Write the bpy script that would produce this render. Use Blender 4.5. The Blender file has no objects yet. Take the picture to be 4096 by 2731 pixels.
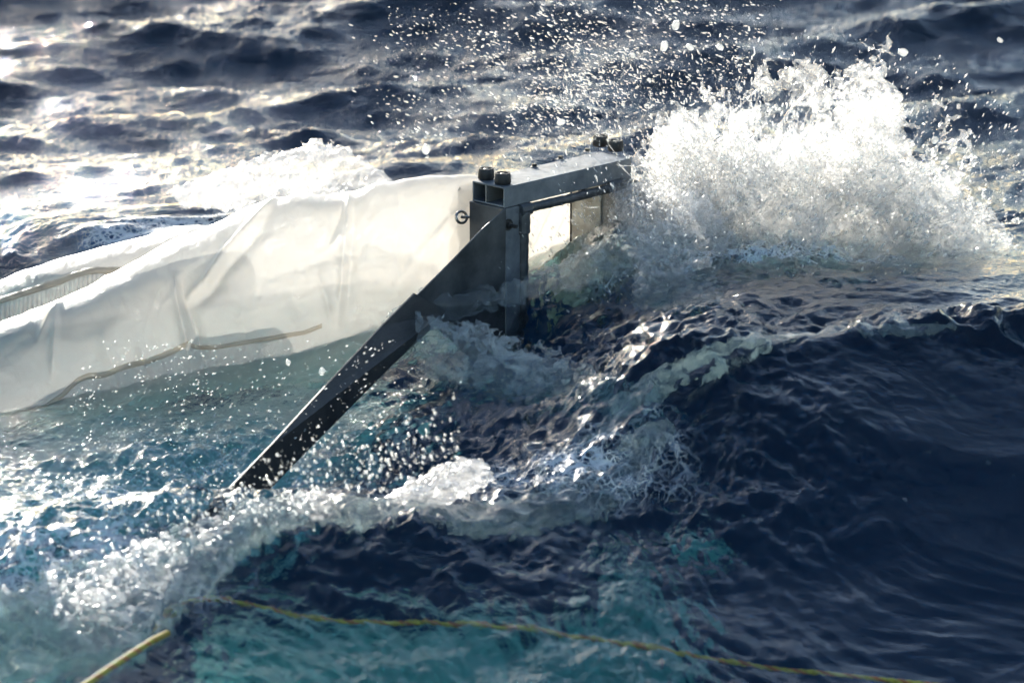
import bpy, math
import numpy as np
from mathutils import Vector, Matrix

rng = np.random.default_rng(7)
S = bpy.context.scene
COL = S.collection
R = math.radians

# ---------------------------------------------------------------- camera, sky, sun, exposure
PITCH = R(18.0); DIST = 7.0; LENS = 111.5
CAMP = np.array([0.0, -DIST*math.cos(PITCH), DIST*math.sin(PITCH)])
FWD = np.array([0.0, math.cos(PITCH), -math.sin(PITCH)])
UPC = np.array([0.0, math.sin(PITCH), math.cos(PITCH)])
FPX = 1024*LENS/36.0
cam_d = bpy.data.cameras.new('camera'); cam = bpy.data.objects.new('camera', cam_d); COL.objects.link(cam)
cam.location = CAMP; cam.rotation_euler = (math.pi/2-PITCH, 0, 0)
cam_d.lens = LENS; cam_d.sensor_width = 36; cam_d.clip_start = 0.1; cam_d.clip_end = 2000
cam_d.dof.use_dof = True; cam_d.dof.focus_distance = 6.9; cam_d.dof.aperture_fstop = 4.2
S.camera = cam

SUN_EL = R(14.0); SUN_AZ = R(-18.5)          # azimuth measured from +Y towards +X
sd = np.array([math.sin(SUN_AZ)*math.cos(SUN_EL), math.cos(SUN_AZ)*math.cos(SUN_EL), math.sin(SUN_EL)])
W = bpy.data.worlds.new('World'); S.world = W; W.use_nodes = True
nt = W.node_tree; nt.nodes.clear()
sky = nt.nodes.new('ShaderNodeTexSky'); sky.sky_type = 'NISHITA'; sky.sun_disc = False
sky.sun_elevation = SUN_EL; sky.sun_rotation = SUN_AZ
sky.air_density = 1.0; sky.dust_density = 0.6; sky.ozone_density = 1.0
bg = nt.nodes.new('ShaderNodeBackground'); bg.inputs['Strength'].default_value = 0.15
wo = nt.nodes.new('ShaderNodeOutputWorld')
nt.links.new(sky.outputs[0], bg.inputs['Color']); nt.links.new(bg.outputs[0], wo.inputs['Surface'])
sun_d = bpy.data.lights.new('sun', 'SUN'); sun = bpy.data.objects.new('sun', sun_d); COL.objects.link(sun)
sun_d.energy = 5.0; sun_d.angle = R(0.5); sun_d.color = (1.0, 0.91, 0.78)
sun.rotation_euler = Vector(-sd).to_track_quat('-Z', 'Y').to_euler()
S.view_settings.view_transform = 'Standard'; S.view_settings.look = 'None'
S.view_settings.gamma = 1; S.view_settings.use_curve_mapping = False
S.view_settings.exposure = 1.1
S.view_settings.use_white_balance = True; S.view_settings.white_balance_temperature = 6250; S.view_settings.white_balance_tint = 9
S.render.engine = 'CYCLES'
cy = S.cycles
cy.use_denoising = True
cy.max_bounces = 14; cy.transmission_bounces = 10; cy.transparent_max_bounces = 56
cy.use_adaptive_sampling = True; cy.adaptive_threshold = 0.06
cy.glossy_bounces = 4; cy.diffuse_bounces = 9; cy.volume_bounces = 0
cy.sample_clamp_indirect = 8.0; cy.sample_clamp_direct = 0.0
cy.caustics_reflective = False; cy.caustics_refractive = True

# ---------------------------------------------------------------- maths helpers
def proj(P):
    P = np.asarray(P, float) - CAMP
    d = P @ FWD; return np.stack([512 + FPX*P[..., 0]/d, 341 - FPX*(P @ UPC)/d], -1)
def ray(u, v):
    return FWD + np.array([1.0, 0, 0])*((u-512)/FPX) + UPC*((341-v)/FPX)
def atY(u, v, Y):                       # where the sight line of a photo position meets the world plane y = Y
    r = ray(u, v); return CAMP + r*((Y-CAMP[1])/r[1])
def atZ(u, v, Z=0.0):
    r = ray(u, v); return CAMP + r*((Z-CAMP[2])/r[2])

_perm = np.random.default_rng(3).permutation(256); _perm = np.concatenate([_perm, _perm, _perm])
_g = np.random.default_rng(4).normal(size=(256, 3)); _g /= np.linalg.norm(_g, axis=1)[:, None]
_g = _g.astype(np.float32)
def perlin(x, y, z):
    x = np.asarray(x, np.float32); y = np.asarray(y, np.float32); z = np.asarray(z, np.float32)
    x, y, z = np.broadcast_arrays(x, y, z)
    xi = np.floor(x).astype(np.int32); yi = np.floor(y).astype(np.int32); zi = np.floor(z).astype(np.int32)
    xf = x-xi; yf = y-yi; zf = z-zi
    f = lambda t: t*t*t*(t*(t*6-15)+10)
    u, v, w = f(xf), f(yf), f(zf)
    xi &= 255; yi &= 255; zi &= 255
    def c(i, j, k):
        h = _perm[_perm[_perm[(xi+i) & 255]+((yi+j) & 255)]+((zi+k) & 255)]
        g = _g[h]
        return g[..., 0]*(xf-i)+g[..., 1]*(yf-j)+g[..., 2]*(zf-k)
    a = c(0,0,0)*(1-u)+c(1,0,0)*u; b = c(0,1,0)*(1-u)+c(1,1,0)*u
    d = c(0,0,1)*(1-u)+c(1,0,1)*u; e = c(0,1,1)*(1-u)+c(1,1,1)*u
    return ((a*(1-v)+b*v)*(1-w)+(d*(1-v)+e*v)*w)*1.6
def fbm(x, y, z, o=3, gain=0.5, lac=2.03, ridge=False):
    s = 0; a = 1.0; t = 0
    for i in range(o):
        n = perlin(x*lac**i+7.3*i, y*lac**i+3.1*i, z*lac**i+1.7*i)
        if ridge: n = 1-2*np.abs(n)
        s = s+a*n; t += a; a *= gain
    return s/t
def sstep(a, b, x):
    t = np.clip((x-a)/(b-a), 0, 1); return t*t*(3-2*t)

# ---------------------------------------------------------------- object helpers
def meta(o, label=None, cat=None, group=None, kind=None):
    if label: o['label'] = label
    if cat: o['category'] = cat
    if group: o['group'] = group
    if kind: o['kind'] = kind
    return o
def link(name, me, mat=None, parent=None):
    o = bpy.data.objects.new(name, me); COL.objects.link(o)
    if mat: me.materials.append(mat)
    if parent: o.parent = parent
    return o
def np_mesh(name, V, F, mat=None, parent=None, smooth=True):
    V = np.ascontiguousarray(V, np.float32); F = np.ascontiguousarray(F, np.int32)
    me = bpy.data.meshes.new(name); n, k = F.shape
    me.vertices.add(len(V)); me.vertices.foreach_set('co', V.ravel())
    me.loops.add(n*k); me.loops.foreach_set('vertex_index', F.ravel())
    me.polygons.add(n); me.polygons.foreach_set('loop_start', np.arange(0, n*k, k, dtype=np.int32))
    me.polygons.foreach_set('use_smooth', np.full(n, smooth))
    me.update(calc_edges=True)
    return link(name, me, mat, parent)
def pymesh(name, V, F, mat=None, parent=None, smooth=False, bevel=0):
    me = bpy.data.meshes.new(name); me.from_pydata([tuple(map(float, v)) for v in V], [], F); me.update()
    if bevel:
        import bmesh
        bm = bmesh.new(); bm.from_mesh(me)
        bmesh.ops.recalc_face_normals(bm, faces=bm.faces)
        bmesh.ops.bevel(bm, geom=list(bm.edges), offset=bevel, segments=2, affect='EDGES', profile=0.6)
        bm.to_mesh(me); bm.free()
    if smooth:
        for p in me.polygons: p.use_smooth = True
    return link(name, me, mat, parent)
BOXF = [(0,3,2,1),(4,5,6,7),(0,1,5,4),(1,2,6,5),(2,3,7,6),(3,0,4,7)]
def box(name, a, b, mat, parent, bevel=0.0012):
    (x0,y0,z0),(x1,y1,z1) = a, b
    V = [(x0,y0,z0),(x1,y0,z0),(x1,y1,z0),(x0,y1,z0),(x0,y0,z1),(x1,y0,z1),(x1,y1,z1),(x0,y1,z1)]
    return pymesh(name, V, BOXF, mat, parent, bevel=bevel)
def prism(name, poly, y0, y1, mat, parent, bevel=0.0008):   # poly in (x,z), extruded along y
    n = len(poly); V = [(x, y0, z) for x, z in poly]+[(x, y1, z) for x, z in poly]
    F = [tuple(range(n)), tuple(range(2*n-1, n-1, -1))]+[(i, i+n, (i+1) % n+n, (i+1) % n) for i in range(n)]
    return pymesh(name, V, F, mat, parent, bevel=bevel)
def lathe(name, prof, mat, parent, loc=(0,0,0), axis='Z', n=28, smooth=True, rot=0):
    V = []; F = []
    for r, z in prof:
        for k in range(n):
            a = 2*math.pi*k/n+rot; V.append((r*math.cos(a), r*math.sin(a), z))
    for i in range(len(prof)-1):
        for k in range(n):
            F.append((i*n+k, i*n+(k+1) % n, (i+1)*n+(k+1) % n, (i+1)*n+k))
    F.append(tuple(range(n-1, -1, -1))); F.append(tuple((len(prof)-1)*n+k for k in range(n)))
    if axis == 'X': V = [(z, x, y) for x, y, z in V]
    if axis == '-Y': V = [(x, -z, y) for x, y, z in V]
    if axis == '-X': V = [(-z, -x, y) for x, y, z in V]
    V = [(x+loc[0], y+loc[1], z+loc[2]) for x, y, z in V]
    o = pymesh(name, V, F, mat, parent)
    if smooth:
        for p in o.data.polygons: p.use_smooth = len(p.vertices) == 4
        o.data.set_sharp_from_angle(angle=R(35))
    return o
def tube(name, pts, rad, mat, parent=None, n=10, closed=False, per=None):
    pts = np.asarray(pts, float); m = len(pts)
    T = np.gradient(pts, axis=0) if not closed else np.roll(pts, -1, 0)-np.roll(pts, 1, 0)
    T /= np.linalg.norm(T, axis=1)[:, None]
    up = np.array([0.13, 0.21, 1.0]); up = np.where(np.abs(T @ up)[:, None] > .95*np.linalg.norm(up), np.array([1., 0, 0]), up)
    A = np.cross(T, up); A /= np.linalg.norm(A, axis=1)[:, None]; B = np.cross(T, A)
    th = np.arange(n)*2*math.pi/n
    rr = np.full(m, rad) if per is None else per
    V = pts[:, None, :]+rr[:, None, None]*(A[:, None, :]*np.cos(th)[None, :, None]+B[:, None, :]*np.sin(th)[None, :, None])
    i, k = np.meshgrid(np.arange(m if closed else m-1), np.arange(n), indexing='ij')
    i2 = (i+1) % m; k2 = (k+1) % n
    F = np.stack([i*n+k, i*n+k2, i2*n+k2, i2*n+k], -1).reshape(-1, 4)
    return np_mesh(name, V.reshape(-1, 3), F, mat, parent)

# ---------------------------------------------------------------- materials
def new_mat(name):
    m = bpy.data.materials.new(name); m.use_nodes = True; m.node_tree.nodes.clear()
    return m, m.node_tree
def N(t, typ, **kw):
    n = t.nodes.new(typ)
    for k, v in kw.items():
        if k.startswith('i_'): n.inputs[k[2:].replace('_', ' ')].default_value = v
        else: setattr(n, k, v)
    return n
def noise(t, scale, detail=3, rough=0.5, vec=None, dist=0.0):
    n = N(t, 'ShaderNodeTexNoise'); n.inputs['Scale'].default_value = scale
    n.inputs['Detail'].default_value = detail; n.inputs['Roughness'].default_value = rough
    n.inputs['Distortion'].default_value = dist
    if vec: t.links.new(vec, n.inputs['Vector'])
    return n
def ramp(t, src, stops):
    r = N(t, 'ShaderNodeValToRGB'); e = r.color_ramp.elements
    while len(e) < len(stops): e.new(0.5)
    for el, (p, c) in zip(e, stops):
        el.position = p; el.color = (*c, 1) if not isinstance(c, (int, float)) else (c, c, c, 1)
    t.links.new(src, r.inputs[0]); return r
def out(t, sh, vol=None):
    o = N(t, 'ShaderNodeOutputMaterial'); t.links.new(sh, o.inputs['Surface'])
    if vol: t.links.new(vol, o.inputs['Volume'])
def coords(t, scale=(1,1,1)):
    c = N(t, 'ShaderNodeTexCoord'); m = N(t, 'ShaderNodeMapping'); m.inputs['Scale'].default_value = scale
    t.links.new(c.outputs['Object'], m.inputs['Vector']); return m.outputs['Vector']

def thin_fresnel(t, nrm):      # the same reflectance from both sides of a film
    lw = N(t, 'ShaderNodeLayerWeight'); t.links.new(nrm, lw.inputs['Normal'])
    p = N(t, 'ShaderNodeMath', operation='POWER'); t.links.new(lw.outputs['Facing'], p.inputs[0]); p.inputs[1].default_value = 5.0
    a = N(t, 'ShaderNodeMath', operation='MULTIPLY_ADD'); t.links.new(p.outputs[0], a.inputs[0]); a.inputs[1].default_value = .6; a.inputs[2].default_value = .025
    return a

def metal_mat(name, c0, c1, rough=0.4, metallic=0.9, scratch=1.0, scale=9.0):
    m, t = new_mat(name); v = coords(t)
    n1 = noise(t, scale, 6, 0.65, v); n2 = noise(t, scale*7, 4, 0.6, coords(t, (1, 1, 6)))
    r = ramp(t, n1.outputs[0], [(0.35, c0), (0.66, c1)])
    p = N(t, 'ShaderNodeBsdfPrincipled'); t.links.new(r.outputs[0], p.inputs['Base Color'])
    p.inputs['Metallic'].default_value = metallic
    rr = N(t, 'ShaderNodeMapRange'); t.links.new(n2.outputs[0], rr.inputs[0])
    rr.inputs['To Min'].default_value = rough-.12; rr.inputs['To Max'].default_value = rough+.2
    t.links.new(rr.outputs[0], p.inputs['Roughness'])
    b = N(t, 'ShaderNodeBump'); b.inputs['Strength'].default_value = 0.12*scratch; b.inputs['Distance'].default_value = 0.002
    t.links.new(n2.outputs[0], b.inputs['Height']); t.links.new(b.outputs[0], p.inputs['Normal'])
    out(t, p.outputs[0]); return m
M_ALU = metal_mat('wet_grey_aluminium', (.085,.10,.12), (.22,.235,.25), 0.46, 0.45)
M_ALU_IN = metal_mat('grey_aluminium_channel', (.16,.16,.155), (.27,.26,.24), 0.5, 0.4)
M_DARK = metal_mat('dark_tarnished_plate', (.03,.034,.04), (.10,.105,.11), 0.42, 0.5)
M_ARM = metal_mat('black_wet_bar', (.006,.007,.009), (.025,.025,.025), 0.5, 0.0)
M_STEEL = metal_mat('stainless_bolt_steel', (.3,.3,.29), (.5,.49,.46), 0.28, 1.0, .5)
M_BOLT = metal_mat('dark_bolt_head', (.03,.03,.03), (.10,.10,.10), 0.3, 0.7, .5)
M_BEIGE = metal_mat('net_lit_cream_plate', (.36,.31,.23), (.70,.66,.56), 0.55, 0.0, 1.0, 30)  # cream tone carries the light scattered off the net onto the post web
M_RUB = metal_mat('black_rubber', (.005,.005,.006), (.012,.012,.013), 0.5, 0.0, 1.2, 20)
M_TAPE = metal_mat('dark_tape_edging', (.018,.022,.028), (.05,.055,.06), 0.3, 0.0, 3.0, 40)

def cloth_mat(name, base, transl, transp, rough=0.35, ribs=False):
    m, t = new_mat(name); v = coords(t)
    n1 = noise(t, 5, 4, 0.6, v, 0.6); n2 = noise(t, 38, 5, 0.6, v, 1.2)
    col = ramp(t, n1.outputs[0], [(0.3, tuple(c*.93 for c in base)), (0.7, base)])
    bm = N(t, 'ShaderNodeBump'); bm.inputs['Strength'].default_value = 0.4; bm.inputs['Distance'].default_value = 0.004
    t.links.new(n2.outputs[0], bm.inputs['Height'])
    d = N(t, 'ShaderNodeBsdfDiffuse'); tl = N(t, 'ShaderNodeBsdfTranslucent'); tp = N(t, 'ShaderNodeBsdfTransparent')
    g = N(t, 'ShaderNodeBsdfGlossy'); g.inputs['Roughness'].default_value = rough
    for s in (d, tl): t.links.new(col.outputs[0], s.inputs['Color']); t.links.new(bm.outputs[0], s.inputs['Normal'])
    t.links.new(bm.outputs[0], g.inputs['Normal'])
    m1 = N(t, 'ShaderNodeMixShader'); m1.inputs[0].default_value = transl
    t.links.new(d.outputs[0], m1.inputs[1]); t.links.new(tl.outputs[0], m1.inputs[2])
    m2 = N(t, 'ShaderNodeMixShader'); m2.inputs[0].default_value = transp
    t.links.new(m1.outputs[0], m2.inputs[1]); t.links.new(tp.outputs[0], m2.inputs[2])
    fr = thin_fresnel(t, bm.outputs[0])
    m3 = N(t, 'ShaderNodeMixShader'); t.links.new(fr.outputs[0], m3.inputs[0])
    t.links.new(m2.outputs[0], m3.inputs[1]); t.links.new(g.outputs[0], m3.inputs[2])
    out(t, m3.outputs[0]); return m
M_NET = cloth_mat('wet_white_net_cloth', (.765,.735,.685), 0.68, 0.30, 0.35)
M_BAND = cloth_mat('beige_seam_tape', (.74,.68,.58), 0.8, 0.3, 0.5)
M_SKIRT = cloth_mat('submerged_white_cloth', (.85,.85,.80), 0.4, 0.1, 0.5)
M_PANEL = cloth_mat('pale_green_water_glow', (.29,.46,.38), 0.2, 0.02, 0.5)  # green tint adds to the turquoise glow of the water above

def water_mat():
    m, t = new_mat('sea_water'); v = coords(t)
    at = N(t, 'ShaderNodeAttribute'); at.attribute_name = 'foam'
    rz = N(t, 'ShaderNodeAttribute'); rz.attribute_name = 'ripple'
    n1 = noise(t, 9, 5, 0.6, coords(t, (1, 1.6, 1)), 0.4); n2 = noise(t, 55, 4, 0.6, v, 1.0)
    ad = N(t, 'ShaderNodeMath', operation='MULTIPLY_ADD'); t.links.new(n2.outputs[0], ad.inputs[0]); ad.inputs[1].default_value = 0.30
    t.links.new(n1.outputs[0], ad.inputs[2])
    bm = N(t, 'ShaderNodeBump'); bm.inputs['Distance'].default_value = 0.022
    t.links.new(rz.outputs['Fac'], bm.inputs['Strength'])
    t.links.new(ad.outputs[0], bm.inputs['Height'])
    p = N(t, 'ShaderNodeBsdfPrincipled'); p.inputs['Transmission Weight'].default_value = 1.0
    p.inputs['IOR'].default_value = 1.333; p.inputs['Roughness'].default_value = 0.035
    p.inputs['Base Color'].default_value = (1,1,1,1)
    t.links.new(bm.outputs[0], p.inputs['Normal'])
    # aerated foam
    fl = noise(t, 9, 5, 0.65, v, 0.8); wv = N(t, 'ShaderNodeVectorMath', operation='ADD')
    nz = noise(t, 16, 3, 0.6, v); sc = N(t, 'ShaderNodeVectorMath', operation='SCALE'); sc.inputs['Scale'].default_value = .035
    t.links.new(nz.outputs['Color'], sc.inputs[0]); t.links.new(sc.outputs[0], wv.inputs[0]); t.links.new(v, wv.inputs[1])
    lace = []
    for vs in (26, 75):
        vo = N(t, 'ShaderNodeTexVoronoi', feature='DISTANCE_TO_EDGE'); vo.inputs['Scale'].default_value = vs
        t.links.new(wv.outputs[0], vo.inputs['Vector']); lace.append(vo.outputs['Distance'])
    mn = N(t, 'ShaderNodeMath', operation='MINIMUM'); t.links.new(lace[0], mn.inputs[0]); t.links.new(lace[1], mn.inputs[1])
    s1 = N(t, 'ShaderNodeMath', operation='MULTIPLY'); t.links.new(at.outputs['Fac'], s1.inputs[0]); t.links.new(fl.outputs[0], s1.inputs[1])
    s2 = N(t, 'ShaderNodeMath', operation='MULTIPLY_ADD'); t.links.new(s1.outputs[0], s2.inputs[0]); s2.inputs[1].default_value = 1.1; s2.inputs[2].default_value = -.13
    s3 = N(t, 'ShaderNodeMath', operation='SUBTRACT'); t.links.new(s2.outputs[0], s3.inputs[0]); t.links.new(mn.outputs[0], s3.inputs[1])
    mr = N(t, 'ShaderNodeMapRange'); t.links.new(s3.outputs[0], mr.inputs[0])
    mr.inputs['From Min'].default_value = -.02; mr.inputs['From Max'].default_value = .14; mr.inputs['To Max'].default_value = 0.55
    d = N(t, 'ShaderNodeBsdfPrincipled'); d.inputs['Base Color'].default_value = (.80,.83,.84,1); d.inputs['Roughness'].default_value = 0.3
    t.links.new(bm.outputs[0], d.inputs['Normal'])
    mx = N(t, 'ShaderNodeMixShader'); t.links.new(mr.outputs[0], mx.inputs[0])
    t.links.new(p.outputs[0], mx.inputs[1]); t.links.new(d.outputs[0], mx.inputs[2])
    va = N(t, 'ShaderNodeVolumeAbsorption'); va.inputs['Color'].default_value = (.05,.72,.78,1); va.inputs['Density'].default_value = 1.7
    out(t, mx.outputs[0], va.outputs[0]); return m
M_SEA = water_mat()
def simple(name, c, rough=.8):
    m, t = new_mat(name); v = coords(t); n = noise(t, 3, 4, .6, v)
    r = ramp(t, n.outputs[0], [(0.3, tuple(x*.75 for x in c)), (0.7, c)])
    p = N(t, 'ShaderNodeBsdfPrincipled'); p.inputs['Roughness'].default_value = rough
    t.links.new(r.outputs[0], p.inputs['Base Color']); out(t, p.outputs[0]); return m
M_DEEP = simple('deep_water_blue', (.012,.07,.20))

def spray_mat(name, clear, white, transl=.6, tint=(.93,.95,.95), rough=.24, bump=.7, bs=90):
    """aerated water: part clear, part white scatter, fresnel gloss on top"""
    m, t = new_mat(name); v = coords(t)
    if bump:
        n2 = noise(t, bs, 2, 0.6, v)
        bm = N(t, 'ShaderNodeBump'); bm.inputs['Strength'].default_value = bump; bm.inputs['Distance'].default_value = 0.006
        t.links.new(n2.outputs[0], bm.inputs['Height'])
    else: bm = N(t, 'ShaderNodeNewGeometry')
    nrm = bm.outputs[0] if bump else bm.outputs['Normal']
    d = N(t, 'ShaderNodeBsdfDiffuse'); tl = N(t, 'ShaderNodeBsdfTranslucent'); tp = N(t, 'ShaderNodeBsdfTransparent')
    g = N(t, 'ShaderNodeBsdfGlossy'); g.inputs['Roughness'].default_value = rough
    for s in (d, tl): s.inputs['Color'].default_value = (*white, 1); t.links.new(nrm, s.inputs['Normal'])
    tp.inputs['Color'].default_value = (*tint, 1); t.links.new(nrm, g.inputs['Normal'])
    m1 = N(t, 'ShaderNodeMixShader'); m1.inputs[0].default_value = transl
    t.links.new(d.outputs[0], m1.inputs[1]); t.links.new(tl.outputs[0], m1.inputs[2])
    m2 = N(t, 'ShaderNodeMixShader')
    m2.inputs[0].default_value = clear
    t.links.new(m1.outputs[0], m2.inputs[1]); t.links.new(tp.outputs[0], m2.inputs[2])
    fr = thin_fresnel(t, nrm)
    m3 = N(t, 'ShaderNodeMixShader'); t.links.new(fr.outputs[0], m3.inputs[0])
    t.links.new(m2.outputs[0], m3.inputs[1]); t.links.new(g.outputs[0], m3.inputs[2])
    out(t, m3.outputs[0]); return m
M_SPLASH = spray_mat('aerated_splash_water', .88, (1,1,.985), .9, (1,1,1), .18, .4, 45)
M_CREST = spray_mat('foaming_crest_water', .80, (1,1,.99), .85, (1,1,1))
M_DROP = spray_mat('airborne_water_drop', .68, (1,1,.98), .6, bump=0)
def glass_water(name, rough=.03, fo=.24):
    m, t = new_mat(name); v = coords(t)
    n2 = noise(t, 60, 3, 0.6, v, 1.0)
    bm = N(t, 'ShaderNodeBump'); bm.inputs['Strength'].default_value = .4; bm.inputs['Distance'].default_value = 0.005
    t.links.new(n2.outputs[0], bm.inputs['Height'])
    p = N(t, 'ShaderNodeBsdfPrincipled'); p.inputs['Transmission Weight'].default_value = 1.0
    p.inputs['IOR'].default_value = 1.333; p.inputs['Roughness'].default_value = rough
    t.links.new(bm.outputs[0], p.inputs['Normal'])
    d = N(t, 'ShaderNodeBsdfTranslucent'); d.inputs['Color'].default_value = (.9,.92,.92,1)
    mx = N(t, 'ShaderNodeMixShader'); mx.inputs[0].default_value = fo
    t.links.new(p.outputs[0], mx.inputs[1]); t.links.new(d.outputs[0], mx.inputs[2])
    out(t, mx.outputs[0]); return m
M_GLASS = spray_mat('clear_churned_water', .84, (.97,1,.99), .85, (.97,.99,.99), .10, 1.0, 60)
def flat(name, c, rough=.5):
    m, t = new_mat(name); p = N(t, 'ShaderNodeBsdfPrincipled'); v = coords(t); n = noise(t, 120, 3, .6, v)
    r = ramp(t, n.outputs[0], [(0.3, tuple(x*.6 for x in c)), (0.65, c)])
    t.links.new(r.outputs[0], p.inputs['Base Color']); p.inputs['Roughness'].default_value = rough; out(t, p.outputs[0]); return m
M_YEL = flat('yellow_rope_fibre', (.42,.37,.04)); M_ORA = flat('orange_rope_fibre', (.40,.13,.03))

# ---------------------------------------------------------------- sea
def gauss(x, y, cx, cy, sx, sy, ang=0):
    c, s = math.cos(ang), math.sin(ang); dx, dy = x-cx, y-cy
    a = dx*c+dy*s; b = -dx*s+dy*c
    return np.exp(-.5*((a/sx)**2+(b/sy)**2))
def polyd(x, y, pts):
    """distance to a polyline and position along it; vectorised"""
    best = np.full(x.shape, 1e9, np.float32); side = np.zeros(x.shape, np.float32); ss = np.zeros(x.shape, np.float32)
    pts = np.asarray(pts, float)
    for i in range(len(pts)-1):
        a, b = pts[i], pts[i+1]; d = b-a; L2 = d @ d
        t = np.clip(((x-a[0])*d[0]+(y-a[1])*d[1])/L2, 0, 1)
        px, py = a[0]+t*d[0]-x, a[1]+t*d[1]-y; q = np.hypot(px, py); m = q < best
        best = np.where(m, q, best); ss = np.where(m, i+t, ss)
        side = np.where(m, np.sign(d[0]*(y-a[1])-d[1]*(x-a[0])), side)
    return best, side, ss
def sea_h(x, y):
    """smooth part of the sea: swell, the steep wave at the right, the bow wave and the bowl behind it"""
    h = 0
    wv = [(3.2, .050, 100, .3), (1.9, .034, 118, 1.9), (1.15, .020, 82, .2), (.72, .012, 125, 2.1), (.43, .007, 70, 4.0), (.27, .004, 110, 1.0)]
    amp = sstep(.5, 2.0, y)*.8+.35
    for lam, a, ang, ph in wv:
        k = 2*math.pi/lam; ca, sa = math.cos(R(ang)), math.sin(R(ang))
        wob = .6*perlin(x*.5/lam, y*.5/lam, np.float32(ph))
        q = np.sin(k*(x*ca+y*sa)+ph+3*wob)
        h = h+a*amp*((1-np.abs(q))*1.4-.6 if lam < 2 else q)
    # crest line of the right-hand wave
    cr = [(.30,-.62), (.62,-.55), (.95,-.42), (1.5,-.30), (3.0,-.1)]
    d, s, u = polyd(x, y, cr)
    up = np.where(s > 0, np.exp(-(d/.75)**2), np.exp(-(d/.50)**2*1.0))
    fade = sstep(-.05, .55, x+.25*perlin(x*2, y*2, 3.3))
    h = h+(.17*up+.028*np.exp(-(d/.07)**1.5))*fade
    h = h-.20*gauss(x, y, 1.0, -1.65, .9, .45)*sstep(-.1, .5, x)-.17*gauss(x, y, .0, -1.90, .55, .40)*(1-sstep(-.1, .5, x))-.0*x
    # bow wave crest lower left
    cr2 = [(-1.6,-1.75), (-1.05,-1.52), (-.62,-1.14), (-.28,-1.10), (.0,-1.02), (.28,-.80)]
    d2, s2, u2 = polyd(x, y, cr2)
    up2 = np.where(s2 > 0, np.exp(-(d2/.22)**2), np.exp(-(d2/.13)**2))
    h = h+.055*up2-.04*gauss(x, y, -.55, -.75, .2, .15)-.05*gauss(x, y, -.45, -.08, .2, .16)
    # bowl of dark water behind it
    h = h-.07*gauss(x, y, -.05, -.72, .28, .18)
    # water heaping up in and before the mouth
    h = h+.10*gauss(x, y, .24, .24, .12, .09, .8)+.05*gauss(x, y, .05, -.50, .30, .16)-.06*gauss(x, y, .0, .03, .10, .10)+.06*gauss(x, y, .42, .10, .2, .2)
    h = h-.15*gauss(x, y, -1.15, -.20, .33, .42)-.05*gauss(x, y, -.42, -.45, .3, .22)
    h = h+.06*gauss(x, y, .55, .45, .5, .4)
    return h
TURB = [(.02,-.90,.35,.12), (.95,-.44,.45,.07), (.10,-.25,.28,.30), (-.15,-.65,.25,.22), (.30,-.45,.22,.25), (.14,.10,.18,.18), (.5,.15,.25,.25), (-.5,-1.15,.5,.14), (-.95,-1.45,.3,.25), (-.62,-.62,.35,.22), (.35,-.85,.2,.2)]
def turb(x, y):
    w = 0
    for cx, cy_, sx, sy in TURB: w = np.maximum(w, gauss(x, y, cx, cy_, sx, sy))
    return w
def axis_pts(a, b, st, lo, hi, g=1.13):
    c = list(np.arange(a, b, st)); s = st; x = a; L = []
    while x > lo: s *= g; x -= s; L.append(x)
    s = st; x = c[-1]; Rr = []
    while x < hi: s *= g; x += s; Rr.append(x)
    return np.array(L[::-1]+c+Rr)
gx = axis_pts(-1.35, 1.45, .0036, -900, 900)
ya = np.arange(-2.0, .9, .0058); yb = np.arange(.9, 4.4, .0145)
gy = np.concatenate([ya, yb]); s = .0145; y_ = gy[-1]; L = []
while y_ < 1500: s *= 1.13; y_ += s; L.append(y_)
s = .0058; y2 = -2.0; L2 = []
while y2 > -900: s *= 1.13; y2 -= s; L2.append(y2)
gy = np.concatenate([L2[::-1], gy, L])
X, Y = np.meshgrid(gx, gy, indexing='xy'); X = X.astype(np.float32); Y = Y.astype(np.float32)
H = sea_h(X, Y)
T_ = turb(X, Y)
far = 1-sstep(6, 40, np.hypot(X, Y))
# wind ripples: small ridged, elongated crests
wx = perlin(X*2.1, Y*2.1, np.float32(.5))*.25; wy = perlin(X*2.1, Y*2.1, np.float32(9.5))*.25
def ripples(ca, sa, z):
    rx, ry = X*ca+Y*sa, -X*sa+Y*ca
    return fbm((rx+wx)*1.7, (ry+wy)*6.5, np.float32(z), 4, .52, ridge=True)*(.018-.006*sstep(.4, 1.5, Y))+fbm((rx+wx)*8, (ry+wy)*23, np.float32(z+3), 3, .5, ridge=True)*(.0042+.002*sstep(.2, 1, Y))
wb = sstep(-.35, .35, Y-.15)
rip = ripples(.74, .67, 2.2)*(wb+.45*(1-wb))+ripples(.82, -.57, 6.2)*(1-wb)*.6
calm = np.clip(gauss(X, Y, 1.0, -1.15, .72, .50)*1.15, 0, 1)
H = H+rip*far*(1-.86*calm)*(1-.5*T_)
# flowing fine ridges on the near wave face
fl = gauss(X, Y, .0, -1.62, .70, .42)
fx = X+.25*perlin(X*2.3, Y*2.3, np.float32(1.5)); fy = Y+.25*perlin(X*2.3, Y*2.3, np.float32(6.5))
H += fl*(.0105*fbm(fx*13+fy*5, fy*6-fx*3, np.float32(3.3), 3, .5, ridge=True)+.0016*np.sin(95*(fx*.8+fy*.5)+6*perlin(X*5, Y*5, np.float32(2.))))
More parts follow.
